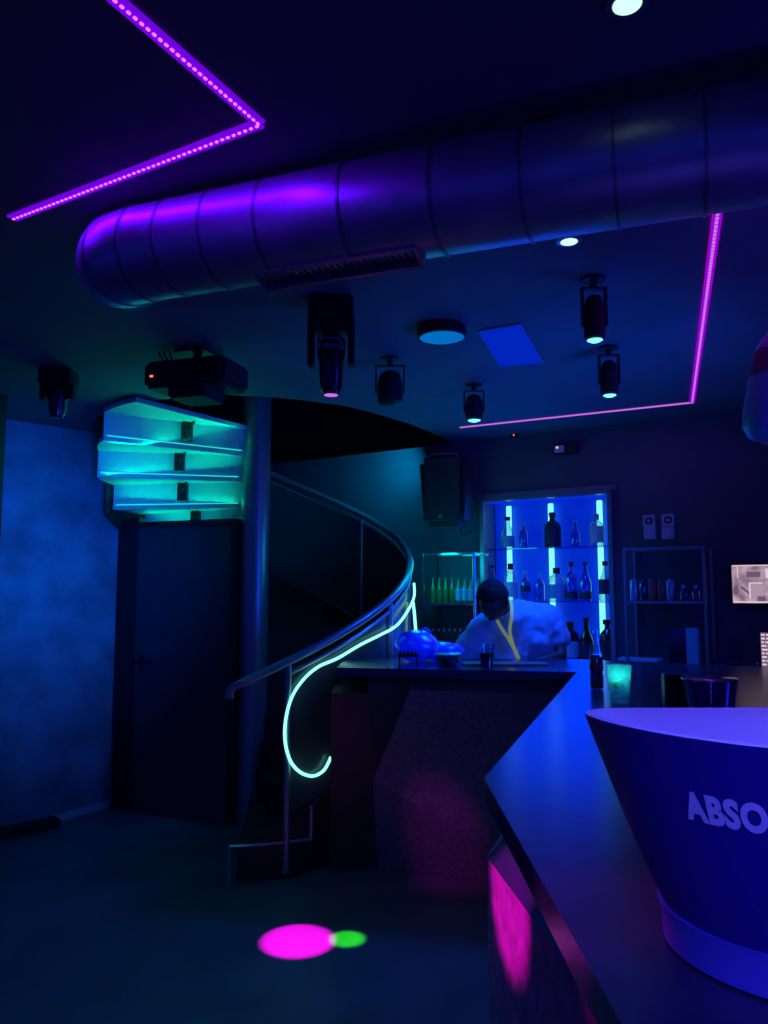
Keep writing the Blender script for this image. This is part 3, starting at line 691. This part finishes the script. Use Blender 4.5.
for q_ in ((.34, .37, .48, .88), (.34, .62, .46, .49), (.02, .99, .95, .99), (.11, .13, .03, .35), (.02, .99, .0, .03), (.68, .85, .1, .35)): pbox('picture_highlight', *q_, M['e_scrl'], .0085)
# till screen, only its left edge in view
p = wl(775, 650, .14); wT = wu(wl(790, 650, .14))-wu(wl(762, 650, .14)); hT = wl(765, 632, .14).z-wl(765, 666, .14).z
e = empty('till_screen', 'small lit screen with striped rows at the right edge, below the monitor', 'monitor', (p.x, p.y, p.z), -PSI)
MB().box((0, .01, 0), (wT+.01, .02, hT+.01)).build('casing', M['black'], e); MB().box((0, -.002, 0), (wT, .004, hT)).build('screen', M['e_scrd'], e)
MB().box((0, .03, -hT/2-.025), (.06, .06, .06)).build('stand', M['black'], e)
rw = MB()
for k in range(9):
    x = -wT/2
    while x < wT/2-.02:
        l = random.uniform(.012, .035); rw.box((x+l/2+.004, -.0045, hT/2-(k+.6)*hT/9.2), (l, .001, hT/9.2*.5)); x += l+.007
rw.build('rows', M['e_scrl'], e)

# ---------------------------------------------------------------- things on the bar
def on(px, py): p = at(px, py, BARH); return V(p.x, p.y, BARH)
# party bucket
bk_c = V(.462, .905, BARH)
nl_ = bpy.data.lights.new('neon_glow', 'POINT'); nl_.color = (0, .6, .75); nl_.energy = 3; nl_.shadow_soft_size = .12
nlo = bpy.data.objects.new('neon_glow', nl_); COL.objects.link(nlo); nlo.location = (.30, 5.15, 1.85)
nl2 = bpy.data.objects.new('neon_glow', nl_); COL.objects.link(nl2); nl2.location = (.38, 5.65, 1.75)
area('teal_wall_fill', (.1, 5.9, 2.62), (-.4, 6.9, 2.2), .25, (0, .28, .6), 6, spread=150)  # added teal fill for the wall behind the stairs, no fixture
RB, RT, HB = .141, .224, .250
bu = empty('ice_tub', 'large flared dark blue tub lettered ABSOLUT with a bright inside, on the near bar', 'tub', bk_c)
def rimz(a, r, z):
    k_ = max(0, (z-.12)/(HB-.12))**2
    return k_*(.004*math.cos(2*a) + .010*max(0, -math.sin(a)) - .016*max(0, math.sin(a)))
prof = [(RB+(RT-RB)*((z-.045)/(HB-.045))**.9 if z > .045 else RB, z) for z in [.045+(HB-.045)*k/14 for k in range(15)]]
MB().lathe(prof+[(prof[-1][0]-.006, HB)]+[(r-.007, z) for r, z in prof[::-1][1:]]+[(0, .05)], seg=72, zf=rimz).build('tub_wall', [M['bucket']], bu, True)
inn = [(r-.009, z) for r, z in prof[::-1]]; inn[0] = (inn[0][0], HB+.001)
MB().lathe([(RT-.001, HB+.001), (RT-.004, HB+.003)]+inn+[(0, .052)], seg=72, zf=rimz).build('tub_lining', M['bucketin'], bu, True, label='bright white lining and rim')
MB().lathe([(RB*.9, 0), (RB*1.0, .003), (RB*1.01, .032), (RB*1.04, .045), (RB*.9, .046)], seg=60).build('foot_ring', mat('foot_blue', (.12, .12, .55), .4), bu, True, label='paler blue foot ring')
tcv = bpy.data.curves.new('t', 'FONT'); tcv.body = 'ABSOLUT'; tcv.size = .038; tcv.offset = .0020; tcv.space_character = 1.10; tcv.align_x = 'CENTER'; tcv.extrude = .0; tcv.resolution_u = 4
to = bpy.data.objects.new('t', tcv); COL.objects.link(to)
bpy.context.view_layer.update()
tme = bpy.data.meshes.new_from_object(to.evaluated_get(bpy.context.evaluated_depsgraph_get())); bpy.data.objects.remove(to)
bmT = bmesh.new(); bmT.from_mesh(tme)
bmesh.ops.subdivide_edges(bmT, edges=[e for e in bmT.edges if e.calc_length() > .008], cuts=2)
ztx = .176; TX0 = -.14
def rad(z): return RB+(RT-RB)*(max(0, (z-.045)/(HB-.045)))**.9
for v in bmT.verts:
    z = ztx+v.co.y; a = -PI/2 + math.atan2(-.462, .905)*1.0*-0 + TX0 + (v.co.x)*.74/rad(ztx+.01) - math.atan(.462/.905)
    r = rad(z)+.0016; v.co = (r*math.cos(a), r*math.sin(a), z)
bmT.to_mesh(tme); bmT.free(); tme.materials.append(M['letter']); tme.name = 'lettering'
lo_ = bpy.data.objects.new('lettering', tme); COL.objects.link(lo_); lo_.parent = bu; lo_['label'] = 'pale ABSOLUT lettering'

# frosted green cup
p = on(620, 704); cu = empty('plastic_cup', 'frosted teal cup lit by an added lamp inside, with ice and lime on the bar corner', 'cup', p)
MB().lathe([(.030, 0), (.031, .002), (.044, .135), (.0425, .135), (.029, .006), (0, .005)], seg=28).build('cup_wall', M['frost'], cu, True)
ic = MB(); random.seed(3)
for k in range(16):
    a = random.uniform(0, 6.28); r = random.uniform(.0, .022); z = random.uniform(.02, .085)
    ic.box((r*math.cos(a), r*math.sin(a), z), (.016, .015, .014), 0, Matrix.Rotation(a, 3, 'X') @ Matrix.Rotation(a*2, 3, 'Z'), bevel=.002)
ic.build('ice', M['ice'], cu); MB().ball((-.014, -.018, .07), (.013, .008, .013), 12).build('lime_wedge', M['lime'], cu, True)
cl_ = bpy.data.lights.new('cup_inner_fill', 'POINT'); cl_.color = (.05, .9, .8); cl_.energy = .12; cl_.shadow_soft_size = .02  # added lamp inside the cup so the walls and ice look lit
clo = bpy.data.objects.new('cup_inner_fill', cl_); COL.objects.link(clo); clo.location = p+V(0, 0, .105)
# cola bottle
p = on(597, 689); h = .235
e = empty('cola_bottle', 'dark filled glass bottle with clear neck beside the teal cup', 'bottle', p)
MB().lathe([(.022, 0), (.027, .006), (.027, .05), (.024, .07), (.027, .10), (.027, .14), (.020, .17), (.0135, .20), (.0125, h)], seg=24).build('glass_body', M['clear'], e, True)
MB().lathe([(.020, .004), (.025, .008), (.025, .05), (.022, .07), (.025, .10), (.025, .138), (.0, .139)], seg=24).build('drink', M['cola'], e, True)
MB().lathe([(.0275, .075), (.0275, .10)], seg=24).build('label', M['labeldark'], e)
# dark drink glass on the far arm
def tumbler(px, py, ytop, wpx, label, fill, fm, wall='clear'):
    p = on(px, py); h = (py-ytop)/F*p.y; r = wpx/2/F*p.y
    e = empty('drinking_glass', label, 'glass', p); MB().lathe([(r*.8, 0), (r, h), (r*.94, h), (r*.75, .006), (0, .005)], seg=24).build('glass_wall', M[wall], e, True)
    if fill: MB().lathe([(r*.72, .007), (r*.9, h*fill), (0, h*fill+.001)], seg=24).build('drink', M[fm], e, True)
    return e
tumbler(487, 667, 645, 16, 'clear tumbler half full of dark drink in front of the bartender', .62, 'cola')
# bowl
p = on(448, 666); e = empty('serving_bowl', 'small metal bowl with teal lit rim on the far bar', 'bowl', p); r = 13.5/F*p.y
MB().lathe([(r*.55, 0), (r*.6, .006), (r*.85, .025), (r, .062), (r*.96, .062), (r*.8, .026), (0, .012)], seg=32).build('bowl_body', M['chrome'], e, True)
MB().lathe([(r*.97, .060), (r*1.03, .064), (r*1.0, .067), (r*.95, .064)], seg=32).build('rim', M['frost'], e, True)
# board
p0_, p1_ = on(464, 666), on(550, 666.5)
tag(MB().box(((p0_.x+p1_.x)/2, p0_.y+.06, BARH+.006), (p1_.x-p0_.x, .14, .012), 0, bevel=.003).build('cutting_board', M['wood']), 'thin wooden board lying on the bar in front of the bartender', 'board')
# blue plastic bag
p = on(420, 662); random.seed(11)
e = empty('plastic_bag', 'crumpled blue plastic bag slumped on the left end of the far bar', 'bag', p)
bm_ = MB(); bm_.ball((-.02, 0, .088), (.125, .11, .088), 32); bm_.ball((.13, .02, .055), (.12, .09, .055), 24)
from mathutils import noise
for v in bm_.bm.verts:
    n_ = noise.noise(v.co*16); v.co += v.co.normalized()*n_*.008; v.co.z = max(v.co.z, .001)
o = bm_.build('bag_body', M['bag'], e, True)
rm = o.modifiers.new('r', 'REMESH'); rm.mode = 'VOXEL'; rm.voxel_size = .008; rm.use_smooth_shade = True
MB().tube(smooth([V(.0, -.02, .17), V(.03, -.03, .19), V(.06, -.02, .165)]), .006, 6).build('bag_handle', M['bag'], e, True)
# black rack before the bag
p = on(408, 666.5); e = empty('wire_caddy', 'little black caddy standing before the blue bag', 'caddy', p)
for s_ in (-1, 1):
    for t2 in (-1, 1): MB().cyl((s_*.045, t2*.02, 0), (s_*.045, t2*.02, .055), .004, 8).build('leg', M['black'], e)
MB().box((0, 0, .06), (.11, .055, .02), bevel=.003).build('tray', M['black'], e)
for k in range(5): MB().cyl((-.04+.02*k, 0, .07), (-.04+.02*k, 0, .085), .005, 8).build('peg', M['black'], e)
# clear ice bucket; its red reflection is put in as a red ball
p = on(711, 722); e = empty('ice_bucket', 'clear blue ice bucket standing behind the big dark tub', 'bucket', p); k_ = p.y/F
MB().lathe([(20*k_, 0), (26*k_, .13), (25*k_, .13), (19*k_, .006), (0, .005)], seg=32).build('bucket_wall', M['blueg'], e, True)
MB().lathe([(25.5*k_, .126), (26.8*k_, .128), (26.8*k_, .132), (25.5*k_, .134)], seg=32).build('rim', M['chrome'], e, True)
MB().ball((.0, -.02, .075), (.011, .01, .028), 12).build('red_reflection', M['red'], e, True)
# menu holder
p = on(677, 716); e = empty('menu_holder', 'upright dark menu holder with bright edge left of the clear ice bucket', 'menu holder', p, R(8)); k_ = p.y/F
MB().box((0, 0, .065), (26*k_, .012, .13), bevel=.002).build('board', M['blackgloss'], e)
b = MB(); b.box((0, -.002, .132), (26*k_, .018, .006)); b.box((-13*k_, -.002, .065), (.005, .018, .13)); b.build('edge', M['chrome'], e)
MB().box((0, 0, .004), (26*k_, .06, .008)).build('foot', M['black'], e)
p = on(660, 713); tag(MB().box((p.x, p.y, BARH+.006), (.062, .03, .012), R(5), bevel=.003).build('lighter', M['red']), 'small flat red lighter on the bar behind the tub', 'lighter')

# hanging ornament at the right edge
Yh = 2.6; p = atY(782, 444, Yh); tz = atY(782, 330, Yh).z
e = empty('hanging_ornament', 'pale blue rounded tapering ornament hanging at the right edge', 'ornament', p); H = tz-p.z; r = 36/F*Yh
MB().lathe([(0, 0), (r*.45, .006), (r*.85, .03), (r, .07), (r*.97, .12), (r*.80, H*.55), (r*.52, H*.86), (r*.2, H), (.02, H+.03), (0, H+.03)], seg=36).build('shell', M['ph'], e, True)
MB().lathe([(r*.775, H*.60), (r*.66, H*.74), (r*.58, H*.82)], seg=36).build('patch', M['phd'], e, True)
MB().cyl((0, 0, H+.02), (0, 0, CEIL-p.z), .004).build('cord', M['black'], e)
# added slanted fin on a rod, stands in for a reflected gleam at upper left
qa = [atY(x, y, 2.2) for x, y in ((14, 142), (28, 146), (26, 172), (14, 200))]
MBh = MB(); MBh.poly(qa); MBh.poly([q+V(0, .01, 0) for q in qa]); 
for k in range(4): MBh.poly([qa[k], qa[(k+1) % 4], qa[(k+1) % 4]+V(0, .01, 0), qa[k]+V(0, .01, 0)])
MBh.cyl((qa[0].x+.01, 2.205, qa[0].z-.01), (qa[0].x+.01, 2.205, CEIL), .004)
tag(MBh.build('gleam_fin', M['steel']), 'added narrow fin standing in for a violet gleam at upper left', 'bracket')

# ---------------------------------------------------------------- bartender
def skin(name, verts, edges, m, parent, root=0, sub=2, label=None):
    me = bpy.data.meshes.new(name); me.from_pydata([v[:3] for v in verts], edges, []); me.update()
    o = bpy.data.objects.new(name, me); COL.objects.link(o); me.materials.append(m)
    o.modifiers.new('s', 'SKIN'); md = o.modifiers[0]; md.use_smooth_shade = True; md.branch_smoothing = .6
    if not me.skin_vertices: 
        pass
    for i, v in enumerate(verts):
        sv = me.skin_vertices[0].data[i]; r = v[3]; sv.radius = r if hasattr(r, '__len__') else (r, r); sv.use_root = (i == root)
    s = o.modifiers.new('b', 'SUBSURF'); s.levels = sub; s.render_levels = sub
    o.parent = parent
    if label: o['label'] = label
    return o
bp = empty('bartender', 'person in pale shirt and yellow lanyard bending over the bar', 'person', (0.98, 5.0, 0))
bo = bp.location
def P(px, py, Y, r): q = atY(px, py, Y); return (q.x-bo.x, q.y-bo.y, q.z, r)
bp.location = (atY(545, 650, 4.98).x, 4.98, 0); bo = bp.location.copy()
pel = P(541, 690, 4.98, .13)
vs = [pel, P(536, 655, 4.95, .12), P(527, 625, 4.86, .13), P(514, 612, 4.76, .09), P(505, 609, 4.68, .052), P(499, 606, 4.62, .062), P(494, 601, 4.57, .085), P(491, 598, 4.55, .078)]
ed = [(k, k+1) for k in range(7)]
# arms: image-left arm reaches down to the bowl, image-right arm rests on the bar
def addc(pts, start):
    prev = start
    for q in pts: vs.append(q); ed.append((prev, len(vs)-1)); prev = len(vs)-1
    return prev
la = addc([P(488, 628, 4.75, .06), P(468, 640, 4.70, .045), P(457, 662, 4.66, .036), P(459, 680, 4.60, .025)], 3)
ra = addc([P(545, 622, 4.84, .06), P(557, 640, 4.80, .050), P(562, 656, 4.74, .042), P(545, 660, 4.68, .034), P(527, 664, 4.66, .024)], 3)
# hands: palm and five fingers
def hand(start, wr, d, side):
    wr = V(*wr[:3]); d = V(*d).normalized(); s_ = V(*side).normalized(); dn2 = d.cross(s_)
    if dn2.z > 0: dn2 = -dn2
    pm = addc([(*(wr+d*.045), .022)], start)
    for k, (off, l) in enumerate(((-.03, .030), (-.010, .036), (.010, .034), (.029, .027))):
        b0 = wr+d*.085+s_*off
        addc([(*b0, .0095), (*(b0+d*l*.9+dn2*.006), .0085), (*(b0+d*l*1.5+dn2*.024), .0075)], pm)
    addc([(*(wr+d*.035-s_*.035), .011), (*(wr+d*.065-s_*.050+dn2*.01), .009), (*(wr+d*.085-s_*.048+dn2*.02), .008)], pm)
hand(la, vs[la], (-.2, -.8, -.35), (1, -.2, 0))
hand(ra, vs[ra], (-1, -.25, -.1), (0, -1, 0))
# legs
for s_ in (-1, 1):
    addc([(pel[0]+s_*.09, pel[1], .86, .09), (pel[0]+s_*.11, pel[1]-.03, .48, .06), (pel[0]+s_*.12, pel[1]+.02, .09, .045), (pel[0]+s_*.13, pel[1]-.13, .045, .035)], 0)
skin('body', vs, ed, M['skin'], bp)
def blob(name, chains, m, vox=.012, it=6, label=None):
    mb = MB()
    for ch in chains:
        for p_, q_ in zip(ch, ch[1:]):
            p_, q_ = Vector(p_), Vector(q_); n_ = max(2, int((q_-p_).length/.03))
            for k in range(n_+1):
                t = p_.lerp(q_, k/n_); mb.ball(t[:3], (t[3], t[3], t[3]), 20)
    o = mb.build(name, m, bp, True)
    rm = o.modifiers.new('r', 'REMESH'); rm.mode = 'VOXEL'; rm.voxel_size = vox; rm.use_smooth_shade = True
    sm = o.modifiers.new('s', 'SMOOTH'); sm.factor = .5; sm.iterations = it
    tx = bpy.data.textures.new(name+'_folds', 'CLOUDS'); tx.noise_scale = .09
    dp = o.modifiers.new('d', 'DISPLACE'); dp.texture = tx; dp.strength = .045; dp.mid_level = .5
    if label: o['label'] = label
    return o
ch_ = P(521, 634, 4.86, .205); sl_ = P(494, 626, 4.76, .110); sr_ = P(545, 622, 4.86, .125)
blob('shirt', [[P(541, 700, 5.0, .185), P(534, 660, 4.95, .20), ch_, P(512, 620, 4.74, .115), P(507, 616, 4.70, .085)],
    [ch_, sl_, P(478, 638, 4.72, .100), P(461, 658, 4.68, .085)], [P(505, 660, 4.80, .15), ch_],
    [ch_, sr_, P(556, 637, 4.82, .088)]], M['shirt'])
tv = [(pel[0], pel[1], .96, .15)]
te = []
for s_ in (-1, 1):
    n_ = len(tv); tv += [(pel[0]+s_*.09, pel[1], .84, .105), (pel[0]+s_*.11, pel[1]-.03, .48, .08), (pel[0]+s_*.12, pel[1]+.02, .10, .065)]
    te += [(0, n_), (n_, n_+1), (n_+1, n_+2)]
skin('trousers', tv, te, M['trouser'], bp)
for s_ in (-1, 1): MB().ball((pel[0]+s_*.125, pel[1]-.07, .04), (.045, .13, .04), 20).build('shoe', M['black'], bp, True)
# head shape, face features and hair
hd_ = V(*vs[6][:3]) + V(-.01, -.01, .0)
fd = V(-.25, -.75, -.6).normalized()                         # face looks down at the bar
rot = fd.to_track_quat('-Y', 'Z').to_matrix()
hh = MB(); hh.ball(hd_, (.082, .098, .112), 24, rot)
hh.ball(hd_+rot@V(0, -.10, -.02), (.012, .02, .022), 10)
for s_ in (-1, 1): hh.ball(hd_+rot@V(s_*.083, .01, -.01), (.010, .02, .03), 10); hh.ball(hd_+rot@V(s_*.032, -.088, .012), (.014, .01, .008), 8)
hh.ball(hd_+rot@V(0, -.092, -.062), (.024, .012, .008), 8)
o = hh.build('head', M['skin'], bp, True); rm = o.modifiers.new('r', 'REMESH'); rm.mode = 'VOXEL'; rm.voxel_size = .005; rm.use_smooth_shade = True
hr = MB(); bmesh.ops.create_uvsphere(hr.bm, u_segments=40, v_segments=26, radius=1, matrix=Matrix.Translation(hd_+rot@V(0, .012, .016)) @ rot.to_4x4() @ Matrix.Diagonal((.096, .106, .118, 1)))
dead = []
for v in hr.bm.verts:
    l = rot.inverted() @ (v.co-hd_)
    if l.y < -.035 and l.z < .055 or l.z < -.07: dead.append(v)
    else: v.co += (v.co-hd_).normalized()*noise.noise(v.co*45)*.008
bmesh.ops.delete(hr.bm, geom=dead, context='VERTS'); hr.build('hair', M['hair'], bp, True)
# lanyard
def strip(pts, wdt, name):
    mb = MB(); L = []
    for i, q in enumerate(pts):
        t = (pts[min(i+1, len(pts)-1)]-pts[max(i-1, 0)]).normalized(); s2 = t.cross(V(0, -1, 0)).normalized()
        L.append([mb.bm.verts.new(q+s2*wdt/2), mb.bm.verts.new(q-s2*wdt/2), mb.bm.verts.new(q-s2*wdt/2+V(0, .003, 0)), mb.bm.verts.new(q+s2*wdt/2+V(0, .003, 0))])
    for a, b in zip(L, L[1:]):
        for j in range(4): mb.bm.faces.new((a[j], a[(j+1) % 4], b[(j+1) % 4], b[j]))
    return mb
def PL_(px, py, Y): q = atY(px, py, Y); return V(q.x-bo.x, q.y-bo.y, q.z)
ly = empty('x', 'x', 'x'); bpy.data.objects.remove(ly)
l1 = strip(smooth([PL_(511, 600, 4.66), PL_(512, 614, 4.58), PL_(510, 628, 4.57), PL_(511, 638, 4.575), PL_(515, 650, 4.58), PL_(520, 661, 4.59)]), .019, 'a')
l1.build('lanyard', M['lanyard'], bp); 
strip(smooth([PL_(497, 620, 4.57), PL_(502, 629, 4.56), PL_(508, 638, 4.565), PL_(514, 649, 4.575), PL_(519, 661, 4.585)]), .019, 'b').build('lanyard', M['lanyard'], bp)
